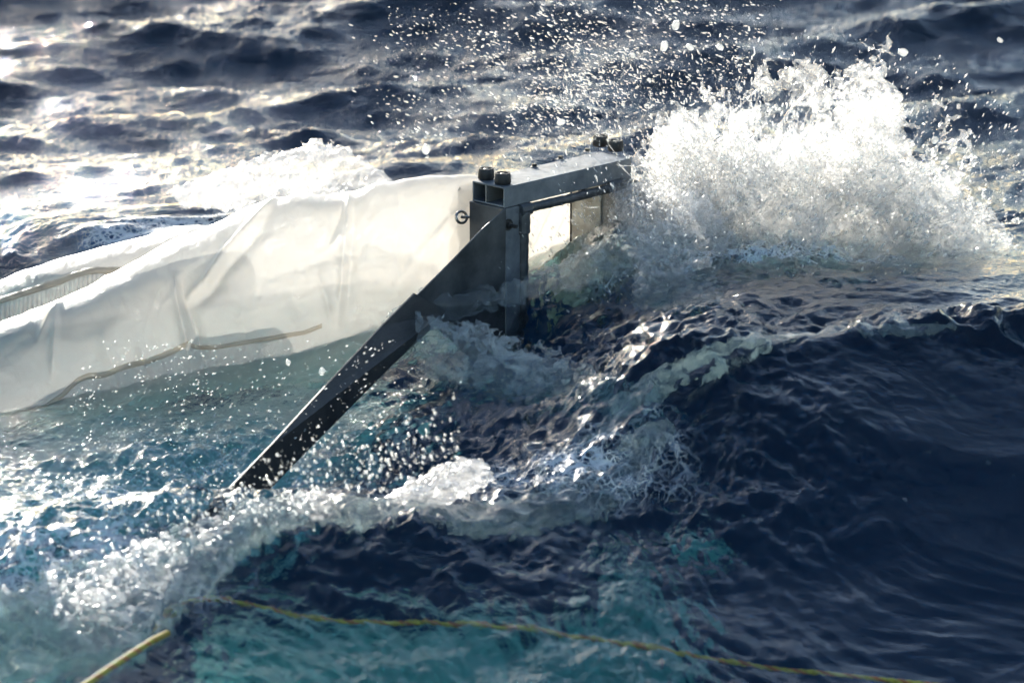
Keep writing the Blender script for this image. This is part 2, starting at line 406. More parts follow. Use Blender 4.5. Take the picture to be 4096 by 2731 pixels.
# churned water: lumpy displacement in all three directions
t1 = fbm(X*7, Y*7, H*7+1.1, 4, .55, ridge=True); t2 = fbm(X*24, Y*24, H*20+3.1, 3, .55)
H = H+T_*(t1*.040+t2*.013)
DX = T_*fbm(X*9+4, Y*9, H*8, 3, .55)*.035; DY = T_*fbm(X*9, Y*9+8, H*8, 3, .55)*.035
V = np.stack([X+DX, Y+DY, H], -1).reshape(-1, 3)
ny, nx = X.shape
ii, jj = np.meshgrid(np.arange(ny-1), np.arange(nx-1), indexing='ij')
F = np.stack([ii*nx+jj, ii*nx+jj+1, (ii+1)*nx+jj+1, (ii+1)*nx+jj], -1).reshape(-1, 4)
sea = np_mesh('sea_water', V, F, M_SEA); meta(sea, kind='structure')
foam = np.clip(gauss(X, Y, .6, .35, .35, .2)*.3
               + gauss(X, Y, .25, .2, .22, .15)*.08+gauss(X, Y, .62, .10, .40, .10)*.32+gauss(X, Y, .15, -.95, .32, .14)*.08+gauss(X, Y, -.75, -.75, .45, .35)*.36+gauss(X, Y, -.9, -1.35, .3, .2)*.45+gauss(X, Y, -.62, .75, .35, .12)*.8+gauss(X, Y, .1, -.85, .3, .12)*.35, 0, 1)
for nm, arr in (('foam', foam), ('ripple', np.clip(.42-.28*calm+.35*sstep(.5, 1.5, Y)+.15*gauss(X, Y, -.8, -.8, .5, .4), .08, 1)*np.ones_like(X))):
    a = sea.data.attributes.new(nm, 'FLOAT', 'POINT'); a.data.foreach_set('value', np.ascontiguousarray(arr, np.float32).ravel())
dp = 60
deep = pymesh('deep_water', [(-900,-900,-1.7),(900,-900,-1.7),(900,1500,-1.7),(-900,1500,-1.7)], [(0,1,2,3)], M_DEEP); meta(deep, kind='structure')

# ---------------------------------------------------------------- the trawl
trawl = bpy.data.objects.new('surface_trawl', None); COL.objects.link(trawl)
meta(trawl, 'grey metal surface trawl with white net bag, ploughing through the waves', 'trawl')
EL = np.array([.693, .7205, -.0285]); EL /= np.linalg.norm(EL)
EH = np.array([0, .041, .999]); EH -= EL*(EH @ EL); EH /= np.linalg.norm(EH)
EB = np.cross(EH, EL)
ORG = CAMP+FWD*6.99+np.array([1., 0, 0])*(-29.4/1815*1.0)+UPC*(615.1/1815)
FR = Matrix(((EL[0], EB[0], EH[0], ORG[0]), (EL[1], EB[1], EH[1], ORG[1]), (EL[2], EB[2], EH[2], ORG[2]), (0,0,0,1)))
trawl.matrix_world = FR
def loc(P): return (np.asarray(P)-ORG) @ np.stack([EL, EB, EH], 1)
def wld(p): p = np.asarray(p, float); return ORG+p[..., 0:1]*EL+p[..., 1:2]*EB+p[..., 2:3]*EH
def onface(u, v, yb=0.0):      # photo position -> frame-local (x,z) on the plane y = yb
    r = ray(u, v); n = EB; t = ((ORG+EB*yb-CAMP) @ n)/(r @ n); q = loc(CAMP+r*t); return (float(q[0]), float(q[2]))
BL = onface(631.4, 151.8)[0]       # beam length from its far front corner
print('beam length', BL)
BW, BH, wt = .100, .0465, .0042
# hollow crossbeam
x0, x1 = 0.0, BL
o = [(0, 0), (BW, 0), (BW, -BH), (0, -BH)]; i_ = [(wt, -wt), (BW-wt, -wt), (BW-wt, -BH+wt), (wt, -BH+wt)]
V = []; 
for xx in (x0, x1):
    V += [(xx, a, b) for a, b in o]+[(xx, a, b) for a, b in i_]
F = []
for k in range(4):
    k2 = (k+1) % 4
    F += [(k, k2, 8+k2, 8+k), (4+k, 12+k, 12+k2, 4+k2), (k, 4+k, 4+k2, k2), (8+k, 8+k2, 12+k2, 12+k)]
beam = pymesh('crossbeam', V, F, M_ALU, trawl, bevel=.0011)
yd = BW*.59
box('divider', (.001, yd-.002, -BH+wt), (BL-.001, yd+.002, -wt), M_ALU_IN, beam, 0)
# rubber feet on the beam
kp = [(.0,.0),(.0172,.0),(.0188,.004),(.0172,.022),(.0160,.0245),(.0135,.0245),(.0125,.021),(.0,.021)]
def put_c5(cx, cy_, z=0.0):       # crop position -> local x,y on the beam's top plane
    u, v = (1750+.404*cx)/4, (500+.404*cy_)/4
    r = ray(u, v); t = ((ORG+EH*z-CAMP) @ EH)/(r @ EH); q = loc(CAMP+r*t); return float(q[0]), float(q[1])
for (cx, cy_) in ((482, 532), (646, 578), (1612, 205), (1764, 252)):
    a, b = put_c5(cx, cy_)
    k = lathe('rubber_foot', kp, M_RUB, trawl, (a, b, .0005))
    lathe('screw', [(0,.0212),(.006,.0212),(.006,.0235),(.004,.0243),(0,.0243)], M_BOLT, k, (a, b, 0), n=6, smooth=False)
for (cx, cy_) in ((692, 492), (957, 415), (1217, 337), (1482, 262)):
    a, b = put_c5(cx, cy_)
    w = lathe('bolt', [(0,.0004),(.0085,.0004),(.0088,.0012),(.0082,.002),(0,.002)], M_STEEL, trawl, (a, b, 0))
    lathe('bolt_head', [(0,.002),(.0062,.002),(.0062,.0072),(.0055,.0082),(0,.0082)], M_BOLT, w, (a, b, 0), n=6, smooth=False)
# posts (angle sections with a front flange and a deep side web)
PZ0, PZ1 = -.44, -BH-.0008
def post(xa, xb, inner):
    return box('side_post', (xa, .001, PZ0), (xb, .106, PZ1), M_DARK if not inner else M_ALU_IN, trawl, .002)
lp = post(-.004, .046, False)
box('front_flange', (.0, -.004, PZ0), (.045, .0005, PZ1-.001), M_ALU, lp, .001)
rp = post(BL-.045, BL+.002, True)
box('front_flange', (BL-.044, -.004, PZ0), (BL+.001, .0005, PZ1-.001), M_ALU, rp, .001)
box('net_lit_web', (BL-.0490, .050, PZ0), (BL-.0455, .140, -BH-.012), M_BEIGE, rp, .0008)
box('web_edge', (BL-.0495, .1405, PZ0), (BL-.0440, .146, -BH-.010), M_RUB, rp, .0008)
lathe('washer', [(0,0),(.0155,0),(.0155,.002),(0,.002)], M_STEEL, rp, (BL-.0492, .103, -.085), axis='-X')
lathe('nut', [(0,.002),(.0095,.002),(.0095,.009),(.005,.010),(.005,.013),(0,.013)], M_BOLT, rp, (BL-.0492, .103, -.085), axis='-X', n=6, smooth=False)
# rivets on the inside of the right post
for k in range(5):
    lathe('rivet', [(0,0),(.003,0),(.0024,.0014),(0,.002)], M_STEEL, rp, (BL-.0452, .012, -.09-.035*k), axis='-X', n=10)
# rubber edging round the mouth: soft square rail with lumps
def edging(pts, r):
    pts = np.array(pts); n = 60
    d = np.r_[0, np.cumsum(np.linalg.norm(np.diff(pts, axis=0), axis=1))]; tt = np.linspace(0, d[-1], n)
    P = np.stack([np.interp(tt, d, pts[:, k]) for k in range(3)], 1)
    pr = r*(1+.14*perlin(tt*60, 0*tt, 0*tt+r*100)+.05*perlin(tt*240, 0*tt, 0*tt))
    return tube('mouth_edging', P, r, M_TAPE, trawl, n=12, per=pr)
zc = -BH-.012
edging([(.058,.002,PZ0),(.058,.0,-.2),(.058,.0,zc-.018)], .0135)
edging([(.052,-.002,zc),(BL*.5,-.003,zc-.001),(BL-.05,-.002,zc)], .0105)
edging([(BL-.040,-.006,zc-.008),(BL-.040,-.004,-.25),(BL-.040,-.002,PZ0)], .0075)
# tape wraps at the two upper corners
def wrap(c, ax, r, L):
    prof = [(r*.98, -L/2), (r*1.06, -L/2+.002), (r*1.0, -L*.2), (r*1.08, 0), (r*1.02, L*.25), (r*1.05, L/2-.002), (r*.97, L/2)]
    return lathe('tape_wrap', prof, M_TAPE, trawl, c, axis=ax, n=10)
wrap((.057, -.001, -.088), 'Z', .0165, .05); wrap((.060, -.002, zc-.001), 'X', .0148, .035)
wrap((BL-.055, -.003, zc+.002), 'X', .0145, .05); wrap((BL-.040, -.005, -.073), 'Z', .011, .028)
# gusset plate and the long arm going down to the left
G = [onface(*p) for p in ((503.5,207.5),(482,226),(452,257),(425,284),(404,305),(383,327),(392,362),(432,325),(455,345),(470,362),(501,372))]
gus = prism('gusset_plate', G, -.0085, -.0045, M_DARK, trawl, .0009)
def armpt(u, v, o=0.0):
    t = max(0.0, (405-u)/205.0); yb = -.012-.42*t; q = np.array([0, 0, 0.0])
    r = ray(u, v); tt = ((ORG+EB*(yb+o)-CAMP) @ EB)/(r @ EB); return loc(CAMP+r*tt)
def plate(name, pts, off, mat, parent, bev=.001):
    P = np.array(pts); n = len(P); off = np.array(off)
    V = np.concatenate([P, P+off]); F = [tuple(range(n)), tuple(range(2*n-1, n-1, -1))]+[(i, i+n, (i+1) % n+n, (i+1) % n) for i in range(n)]
    return pymesh(name, V, F, mat, parent, bevel=bev)
A_ = [armpt(u, v) for u, v in ((415,293),(446,311),(394.6,361),(341,417),(304,454),(262,497),(210,549),(180,537),(232,486),(272.6,444),(313,400),(383,325))]
arm = plate('towing_arm', A_, (0,.006,0), M_ARM, trawl, .0012)
G2 = [(BL+.004,-BH-.004)]+[onface(u, v) for u, v in ((652,182),(672,205),(690,240),(700,300))]+[(BL+.004,-.30)]
prism('gusset_plate', G2, -.0085, -.0045, M_DARK, trawl, .0009)
# flange bolt, side bolt, eye bolt
def c5face(cx, cy_, yb): return onface((1750+.404*cx)/4, (500+.404*cy_)/4, yb)
a, b = c5face(700, 985, -.005)
w = lathe('bolt', [(0,0),(.0135,0),(.0135,.002),(0,.002)], M_BOLT, trawl, (a, -.0045, b), axis='-Y')
lathe('bolt_head', [(0,.002),(.0078,.002),(.0078,.009),(.0045,.0095),(.0045,.026),(0,.026)], M_BOLT, w, (a, -.0045, b), axis='-Y', n=6, smooth=False)
w = lathe('bolt', [(0,0),(.012,0),(.012,.002),(0,.002)], M_STEEL, trawl, (-.0045, .076, -.152), axis='-X')
lathe('bolt_head', [(0,.002),(.009,.002),(.009,.009),(.006,.010),(.0045,.007),(0,.007)], M_BOLT, w, (-.0045, .076, -.152), axis='-X')
th = np.linspace(0, 2*math.pi, 28, endpoint=False)
ring = np.stack([-.006+.018*np.cos(th)*.9-.016, .113+0*th+.004*np.sin(th), -.082+.0125*np.sin(th)], 1)
eb = tube('eye_bolt', ring, .0032, M_STEEL, trawl, n=10, closed=True)
tube('shank', [(-.022,.113,-.082),(-.006,.108,-.084),(.004,.104,-.084)], .0032, M_STEEL, eb, n=10)

# ---------------------------------------------------------------- the net
def interp_poly(xs, pts):
    p = np.asarray(pts, float); o = np.argsort(p[:, 0]); return np.interp(xs, p[o, 0], p[o, 1])
def smooth1(a, n=9):
    k = np.hanning(n+2)[1:-1]; k /= k.sum(); return np.convolve(np.pad(a, n//2, mode='edge'), k, 'valid')
FOLDS = [  # photo positions of the creases: polyline, width px, depth m (+ ridge, - groove)
    ([(276,199),(252,226),(222,256),(205,282),(184,300)], 5.0, .020), ([(276,203),(258,230),(228,262),(210,290),(190,305)], 8.0, -.016),
    ([(175,276),(176,296),(186,335),(192,365)], 5.0, .018), ([(182,276),(184,300),(196,335),(202,368)], 8.0, -.018),
    ([(348,196),(346,228),(338,325)], 4.5, .013), ([(354,200),(352,240),(345,325)], 7.0, -.012),
    ([(345,200),(335,225),(328,244)], 4.0, -.010), ([(318,276),(328,300),(332,325)], 4.0, .009), ([(56,312),(55,340),(52,376)], 4.5, .010),
    ([(62,305),(50,320),(38,342)], 4.0, .009), ([(466,218),(440,245),(408,280)], 4.0, -.005), ([(460,212),(430,244),(395,282)], 3.5, .006),
    ([(470,206),(450,222),(425,250)], 3.0, .006), ([(100,330),(112,360),(120,390)], 9.0, .007), ([(240,300),(246,330),(250,350)], 10, .007), ([(290,290),(300,320)], 12, -.007),
    ([(410,300),(380,330)], 8, .008), ([(140,350),(150,372)], 5, .008)]
def net_tube(name, top, bot, Yc, bulge, xr, nu, nv, folds, pleat=None, parent=None, mat=M_NET, flap=False):
    us = np.linspace(xr[0], xr[1], nu)
    tv = smooth1(interp_poly(us, top), 21); bv = smooth1(interp_poly(us, bot), 15)
    yc = interp_poly(us, Yc); bu = interp_poly(us, bulge)
    P = np.zeros((nu, nv, 3)); ths = np.linspace(-.25, 2*math.pi-.25, nv, endpoint=False)
    for k in range(nu):
        a = atY(us[k], tv[k], yc[k]+.02); b = atY(us[k], bv[k], yc[k]-.05)
        c = (a+b)/2; hz = (a[2]-b[2])/2
        ct, st = np.cos(ths), np.sin(ths)
        sc = np.sign(ct)*np.abs(ct)**.85
        P[k, :, 0] = c[0]; P[k, :, 2] = c[2]+hz*sc
        P[k, :, 1] = yc[k]-bu[k]*np.sign(st)*np.abs(st)**.9+.0*ct
    Nn = np.zeros_like(P); Nn[..., 1] = -np.sin(ths)[None]; Nn[..., 2] = np.cos(ths)[None]
    Q = proj(P); D = np.zeros(P.shape[:2])
    front = (np.sin(ths) > -.35)[None, :]*1.0
    for pl, wd, dep in folds:
        d, s, u = polyd(Q[..., 0], Q[..., 1], pl)
        L = len(pl)-1; e = np.minimum(u, L-u)/L
        D += 1.5*dep*np.exp(-(d/wd)**1.3)*np.clip(.3+e*3.2, 0, 1)*front
    x, y, z = P[..., 0], P[..., 1], P[..., 2]
    D += .016*fbm(x*4, y*4, z*4, 3, .5)+.0014*fbm(x*15+z*9, y*5, z*14, 3, .55, ridge=True)
    D += .0012*fbm((x+z*.9)*34, y*4, (z-x*.7)*7, 2, .5, ridge=True)*sstep(.2, .9, np.cos(ths))[None, :]   # fine creases running over the top
    D += .010*np.clip(fbm(x*5+z*3, y*3, z*6-x*2, 2, .5, ridge=True)-.62, 0, 1)-.008*np.clip(fbm(x*7-z*6+9, y*3, z*5+x*2, 2, .5, ridge=True)-.66, 0, 1)
    if pleat is not None: D += pleat(Q, ths)
    P = P+Nn*D[..., None]
    F = [(i*nv+j, (i+1)*nv+j, (i+1)*nv+(j+1) % nv, i*nv+(j+1) % nv) for i in range(nu-1) for j in range(nv)]
    o = np_mesh(name, loc(P.reshape(-1, 3)), F, mat, parent)
    return o, P, proj(P), ths
TOP = [(-60,352),(0,326),(50,308),(100,283),(140,262),(180,240),(220,222),(250,207),(285,198),(340,195),(380,182),(430,176),(472,176),(540,172)]
BOT = [(-60,500),(0,485),(60,470),(110,458),(160,444),(200,438),(260,435),(310,430),(350,420),(400,405),(470,385),(540,370)]
net, NP, NQ, NT = net_tube('net_bag', TOP, BOT, [(-60,.10),(200,.16),(400,.22),(540,.34)], [(-60,.20),(300,.17),(430,.12),(490,.06),(540,.05)], (-60, 520), 460, 150, FOLDS, parent=trawl)
def pl2(Q, ths):
    b = interp_poly(Q[..., 0], [(-60,316),(0,300),(40,290),(90,270),(200,262)])
    w = sstep(2, 10, Q[..., 1]-b); return .004*np.sin(Q[..., 0]*2*math.pi/4.6)*w
rear, RP, RQ, RT = net_tube('net_bag', [(-60,308),(0,283),(45,262),(100,247),(140,236),(190,227),(230,225)], [(-60,400),(0,380),(100,330),(230,290)],
                    [(-60,.42),(230,.45)], [(-60,.14),(230,.10)], (-60, 230), 360, 90, [], pleat=pl2, parent=trawl)
def ribbon(name, P, Q, ths, line, w, parent, off=.004, nseg=150):
    fr = (np.sin(ths) > -.2); Pf = P[:, fr].reshape(-1, 3); Qf = Q[:, fr].reshape(-1, 2)
    l = np.asarray(line, float); d = np.r_[0, np.cumsum(np.hypot(*np.diff(l, axis=0).T))]
    tt = np.linspace(0, d[-1], nseg); px = np.stack([np.interp(tt, d, l[:, k]) for k in (0, 1)], 1)
    px[:, 1] = smooth1(px[:, 1], 9)
    rows = []
    for e in (-.5, -.17, .17, .5):
        q = px+np.array([0, 1])*e*w
        idx = np.array([np.argmin((Qf[:, 0]-a)**2+(Qf[:, 1]-b)**2) for a, b in q])
        dep = (Pf[idx]-CAMP) @ FWD; dep = smooth1(dep, 7)
        rr = np.array([ray(a, b) for a, b in q])
        bulg = off if abs(e) < .3 else off*.35
        rows.append(CAMP+rr*(dep-bulg)[:, None])
    V = np.stack(rows, 1); n = 4
    V2 = np.concatenate([V, V+FWD*off*.3], 1); m = 8
    F = []
    for i in range(nseg-1):
        for j in range(3): F.append((i*m+j, (i+1)*m+j, (i+1)*m+j+1, i*m+j+1)); F.append((i*m+4+j, i*m+5+j, (i+1)*m+5+j, (i+1)*m+4+j))
        F.append((i*m, i*m+4, (i+1)*m+4, (i+1)*m)); F.append((i*m+3, (i+1)*m+3, (i+1)*m+7, i*m+7))
    return np_mesh(name, loc(V2.reshape(-1, 3)), F, M_BAND, parent)
ribbon('seam_band', NP, NQ, NT, [(-40,436),(0,423),(20,419),(45,407),(62,395),(77,380),(88,375),(103,375),(125,366),(150,360),(175,350),(188,342)], 6.0, net)
ribbon('seam_band', NP, NQ, NT, [(191,345),(198,347),(215,347),(245,342),(280,336),(305,332),(322,325)], 4.5, net)
ribbon('seam_band', RP, RQ, RT, [(-40,312),(0,300),(35,289),(60,281),(78,273),(92,270),(120,270)], 7.0, rear)
# pleated panel of the net seen through the mouth
nu, nv = 90, 40; P = np.zeros((nu, nv, 3))
for i in range(nu):
    for j in range(nv):
        a = .02+(BL+.08)*i/(nu-1); z = -.03-.36*j/(nv-1)
        q = i/(nu-1)*8+j/(nv-1)*3.4
        ple = (abs((q % 1)-.5)*2)**3
        P[i, j] = (a, .175-.020*ple+.05*j/(nv-1)+.006*math.sin(i*.13+j*.2), z)
F = [(i*nv+j, (i+1)*nv+j, (i+1)*nv+j+1, i*nv+j+1) for i in range(nu-1) for j in range(nv-1)]
V = P.reshape(-1, 3); k = len(V); V = np.concatenate([V, V+np.array([0, .0015, 0])])
np_mesh('net_throat', V, F+[tuple(k+q for q in reversed(f)) for f in F], M_NET, trawl)
# submerged parts: net skirt under the left water, pale wing sheets added to give aerated water its turquoise glow
def sheet(name, quad, mat, thick=.004, n=40, wob=.02, seed=0., rag=0.):
    c = np.array(quad, float); u, v = np.meshgrid(np.linspace(0, 1, n), np.linspace(0, 1, n), indexing='ij')
    P = (c[0]*(1-u)[..., None]+c[1]*u[..., None])*(1-v)[..., None]+(c[3]*(1-u)[..., None]+c[2]*u[..., None])*v[..., None]
    P[..., 2] += wob*fbm(P[..., 0]*4, P[..., 1]*4, np.float32(seed), 3)
    k = n*n; V = np.concatenate([P.reshape(-1, 3), P.reshape(-1, 3)-np.array([0, 0, thick])])
    F = []; ed = np.minimum(np.minimum(u, 1-u), np.minimum(v, 1-v))
    keep = ed*2+1.3*fbm(P[..., 0]*8, P[..., 1]*5, np.float32(seed+5), 5, .65)-rag*.3 > 0 if rag else ed > -1
    for i in range(n-1):
        for j in range(n-1):
            if not keep[i, j]: continue
            f = (i*n+j, (i+1)*n+j, (i+1)*n+j+1, i*n+j+1); F += [f, tuple(k+q for q in reversed(f))]
    return np_mesh(name, loc(V), F, mat, trawl)
sheet('net_skirt', [(-1.6,-.95,-.40),(-.42,-.62,-.36),(-.05,.15,-.26),(-1.6,.20,-.36)], M_SKIRT, wob=.06, seed=1., n=110, rag=.25)
sheet('water_glow_panel', [(-.75,-1.9,-.42),(.15,-1.9,-.44),(.24,-.88,-.40),(-.56,-.98,-.40)], M_PANEL, wob=.12, seed=2., n=150, rag=.12)
sheet('water_glow_panel', [(-.02,-2.2,-.62),(.26,-2.0,-.62),(.44,-.45,-.38),(.10,-.70,-.38)], M_PANEL, wob=.14, seed=3., n=150, rag=1.1)
# ---------------------------------------------------------------- yellow rope
def rope(name, P, label, rad=.0048, turns=38):
    P = np.asarray(P, float); d = np.r_[0, np.cumsum(np.linalg.norm(np.diff(P, axis=0), axis=1))]
    n = int(d[-1]/.004); tt = np.linspace(0, d[-1], n)
    C = np.stack([smooth1(np.interp(tt, d, P[:, k]), 41) for k in range(3)], 1)
    T = np.gradient(C, axis=0); T /= np.linalg.norm(T, axis=1)[:, None]
    A = np.cross(T, [0, 0, 1.]); A /= np.linalg.norm(A, axis=1)[:, None]; B = np.cross(T, A)
    root = bpy.data.objects.new(name, None); COL.objects.link(root); meta(root, label, 'rope')
    root.location = C[0]
    for k in range(3):
        ph = tt*turns*2+k*2*math.pi/3
        Q = C+rad*.62*(A*np.cos(ph)[:, None]+B*np.sin(ph)[:, None])
        tube('strand', Q-C[0], rad*.66, M_ORA if k == 1 else M_YEL, root, n=7)
    return root
def rp_(u, v, z):
    if z > .05: return atZ(u, v, z)
    q = atZ(u, v, 0.)
    for _ in range(6): q = atZ(u, v, float(sea_h(np.array([q[0]]), np.array([q[1]]))[0])+z)
    return q
rope('tow_rope', [rp_(60,702,.12), rp_(110,667,.11), rp_(152,640,.09), rp_(168,632,.05)], 'short taut yellow rope coming out of the foam at the lower left corner', .0046, 66)
rope('tow_rope', [rp_(150,645,-.02), rp_(176,610,-.02), rp_(195,596,-.03), rp_(240,606,-.02), rp_(300,622,-.025), rp_(370,626,-.028), rp_(430,626,-.03), rp_(530,636,-.025), rp_(640,652,-.02), rp_(720,664,-.012), rp_(800,672,-.005), rp_(900,681,.005), rp_(990,691,.01)], 'long yellow and orange rope running under the surface along the bottom', .0046, 66)

# ---------------------------------------------------------------- iso-surface water masses
def surface_nets(Fd, o, h):
    s = Fd > 0; nx, ny, nz = s.shape
    c = np.zeros((nx-1, ny-1, nz-1), np.uint8)
    for i in (0, 1):
        for j in (0, 1):
            for k in (0, 1): c += s[i:nx-1+i, j:ny-1+j, k:nz-1+k]
    act = (c > 0) & (c < 8); idx = np.full(act.shape, -1, np.int32); I = np.argwhere(act); idx[act] = np.arange(len(I))
    acc = np.zeros((len(I), 3), np.float32); cnt = np.zeros(len(I), np.float32)
    E = [((0,0,0),(1,0,0)),((0,1,0),(1,1,0)),((0,0,1),(1,0,1)),((0,1,1),(1,1,1)),((0,0,0),(0,1,0)),((1,0,0),(1,1,0)),((0,0,1),(0,1,1)),((1,0,1),(1,1,1)),
         ((0,0,0),(0,0,1)),((1,0,0),(1,0,1)),((0,1,0),(0,1,1)),((1,1,0),(1,1,1))]
    for a, b in E:
        fa = Fd[I[:, 0]+a[0], I[:, 1]+a[1], I[:, 2]+a[2]]; fb = Fd[I[:, 0]+b[0], I[:, 1]+b[1], I[:, 2]+b[2]]
        m = (fa > 0) != (fb > 0); t = np.where(m, fa/(fa-fb+1e-12), 0)
        for ax in range(3): acc[:, ax] += np.where(m, a[ax]+t*(b[ax]-a[ax]), 0)
        cnt += m
    V = (I+acc/cnt[:, None])*h+np.array(o)
    Fs = []
    for ax in range(3):
        sl0 = [slice(1, -1)]*3; sl1 = [slice(1, -1)]*3; sl0[ax] = slice(0, -1); sl1[ax] = slice(1, None)
        a = s[tuple(sl0)]; b = s[tuple(sl1)]; m = a != b; J = np.argwhere(m); fl = a[m]
        off = np.array([1, 1, 1]); off[ax] = 0; J = J+off
        o1, o2 = [(1, 2), (2, 0), (0, 1)][ax]
        def q(d1, d2):
            K = J.copy(); K[:, o1] -= d1; K[:, o2] -= d2; return idx[K[:, 0], K[:, 1], K[:, 2]]
        A, B, C, D = q(1, 1), q(0, 1), q(0, 0), q(1, 0)
        f = np.stack([A, B, C, D], 1); f[~fl] = f[~fl][:, ::-1]; Fs.append(f)
    return V, np.concatenate(Fs)
def iso(name, lo, hi, h, field, mat, label, cat, kind='stuff', smooth=True):
    ax = [np.arange(a, b, h, dtype=np.float32) for a, b in zip(lo, hi)]
    x, y, z = np.meshgrid(*ax, indexing='ij')
    Fd = np.full(x.shape, -1.0, np.float32)
    e = field(x, y, z, None); m = e > -.75
    Fd[m] = field(x[m], y[m], z[m], e[m])
    Fd[0] = Fd[-1] = -1; Fd[:, 0] = Fd[:, -1] = -1; Fd[:, :, 0] = Fd[:, :, -1] = -1
    V, F = surface_nets(Fd, lo, h); print(name, len(V), len(F))
    o = np_mesh(name, V, F, mat, smooth=smooth); meta(o, label, cat, None, kind); return o

P0 = np.array([.40, .30, -.25])
def splash_field(x, y, z, e):
    if e is None:
        dy = y-(.34+.28*np.clip(.62-x, 0, .6)); z = z+.05*perlin(x*6, y*6, x*0)+.10*np.clip(.8-x, 0, .5)
        # dome: wide to the right, lower at the left
        top = np.interp(x, [.1,.25,.36,.5,.7,.85,1.0,1.12], [.10,.24,.34,.39,.44,.42,.30,.12]).astype(np.float32)
        top = top*(1+.35*perlin(x*7, y*7, z*2))
        r = np.sqrt((np.clip(z-.0, -.1, 9)/top)**2+(dy/.18)**2+(np.clip(np.abs(x-.64)-.26, 0, 9)/.32)**2)
        return (1-r)*1.0
    rx_, ry_, rz_ = x-P0[0], y-P0[1], z-P0[2]
    r = np.sqrt(rx_**2+ry_**2+rz_**2)+1e-5; ux, uy, uz = rx_/r, ry_/r, rz_/r
    w = fbm(x*5, y*5, z*5, 2)*.35
    n = fbm(ux*9+w*2, uy*9+w, uz*9+r*2.2, 3, .6, ridge=True)          # radial fingers
    n2 = fbm(x*21+w*6, y*21, z*21-w*6, 3, .6, ridge=True)              # lacework
    n3 = fbm(x*46, y*46, z*46, 2, .6)
    e = e+.40*perlin(x*6.5+2, y*6.5, z*6.5)
    a = fbm(x*10+w*3, y*10, z*8-w*3+r*3, 4, .52); b = fbm(x*11-w*3+40, y*11+w*2, z*9+9, 4, .52)
    ev = sstep(-.35, .35, e+.35*n)
    fil = .155*ev-np.sqrt(a*a+b*b)
    sh = .060*ev-np.abs(a)-.14*np.clip(n3+.25, 0, 1)-.5*np.clip(.02-e-.3*n, 0, 9)
    blob = (e-.45+.45*n2+.4*n3-.9*sstep(.35, .6, e))*.35
    return np.maximum(np.maximum(fil, sh), blob)*2.5-(e < -.6)*.5
iso('water_splash', (.12,.04,-.02), (1.24,.80,.80), .0056, splash_field, M_SPLASH, 'big white backlit splash bursting up right of the metal frame', 'splash')

def line_field(pts, rads, amp=(.6,.5,.5), fq=(8,22,50), bias=-.35, sz=1.0):
    pts = np.asarray(pts, float); rads = np.asarray(rads, float)
    def f(x, y, z, e):
        if e is None:
            best = np.full(x.shape, -9, np.float32)
            for i in range(len(pts)-1):
                a, b = pts[i], pts[i+1]; d = b-a
                t = np.clip(((x-a[0])*d[0]+(y-a[1])*d[1]+(z-a[2])*d[2])/(d @ d), 0, 1)
                q = np.sqrt((x-a[0]-t*d[0])**2+(y-a[1]-t*d[1])**2+((z-a[2]-t*d[2])/sz)**2)
                best = np.maximum(best, 1-q/(rads[i]*(1-t)+rads[i+1]*t))
            return best
        w = fbm(x*6, y*6, z*6, 2)*.3
        a = fbm(x*20+w*3, y*20, z*20-w*3, 3, .5); b = fbm(x*21-w*3+40, y*21+w*2, z*21+9, 3, .5)
        fil = (.19*sstep(-.3, .5, e)-np.sqrt(a*a+b*b))*2.5-np.clip(-.2-e, 0, 9)
        return np.maximum(fil, e*1.1+bias+amp[0]*fbm(x*fq[0]+w*3, y*fq[0], z*fq[0], 2, .6)+amp[1]*fbm(x*fq[1]+w*5, y*fq[1], z*fq[1]-w*4, 3, .6, ridge=True)
                + amp[2]*fbm(x*fq[2], y*fq[2], z*fq[2], 2, .6))
    return f
def crest(name, px, rads, mat, label, h=.0055, **kw):
    pts = np.array([atY(u, v, Yv) for u, v, Yv in px]); R_ = max(rads)+.02
    lo = pts.min(0)-R_; hi = pts.max(0)+R_
    return iso(name, tuple(lo), tuple(hi), h, line_field(pts, rads, **kw), mat, label, 'splash' if 'splash' in name else 'foam')
crest('foam_crest', [(-20,690,-1.5),(40,650,-1.5),(95,620,-1.45),(150,585,-1.35),(203,552,-1.22),(260,520,-1.15),(320,508,-1.10),(368,522,-1.08),(420,495,-1.05),(470,478,-.99)],
      [.12,.125,.12,.085,.07,.055,.045,.035,.04,.045], M_CREST, 'foaming white crest of the bow wave crossing the lower left', sz=.8)
crest('wake_foam', [(185,195,.8),(250,185,.85),(320,168,.85),(370,185,.8),(400,195,.8)], [.035,.065,.075,.045,.02], M_CREST, 'pale churned wake rising behind the white net', h=.0075, sz=.9)
crest('churned_water', [(535,282,.06),(570,276,.09),(620,262,.14),(670,245,.20),(720,245,.2)], [.035,.05,.055,.06,.05], M_GLASS, 'clear water heaping up inside the mouth of the frame', h=.005, bias=-.6)
crest('churned_water', [(400,330,-.15),(450,350,-.2),(520,380,-.3),(580,400,-.4),(640,430,-.5)], [.05,.08,.09,.08,.05], M_GLASS, 'glassy churned water below the foot of the left post', h=.005, bias=-.75)
crest('water_lip', [(560,480,-.75),(610,440,-.68),(650,400,-.62),(700,370,-.58),(760,345,-.55),(800,338,-.5),(845,335,-.48)], [.022,.030,.034,.028,.022,.016,.010], M_GLASS, 'thin clear lip of water curling off the wave right of centre', h=.0045, bias=-.95, amp=(.6,.7,.5), fq=(9,26,60))
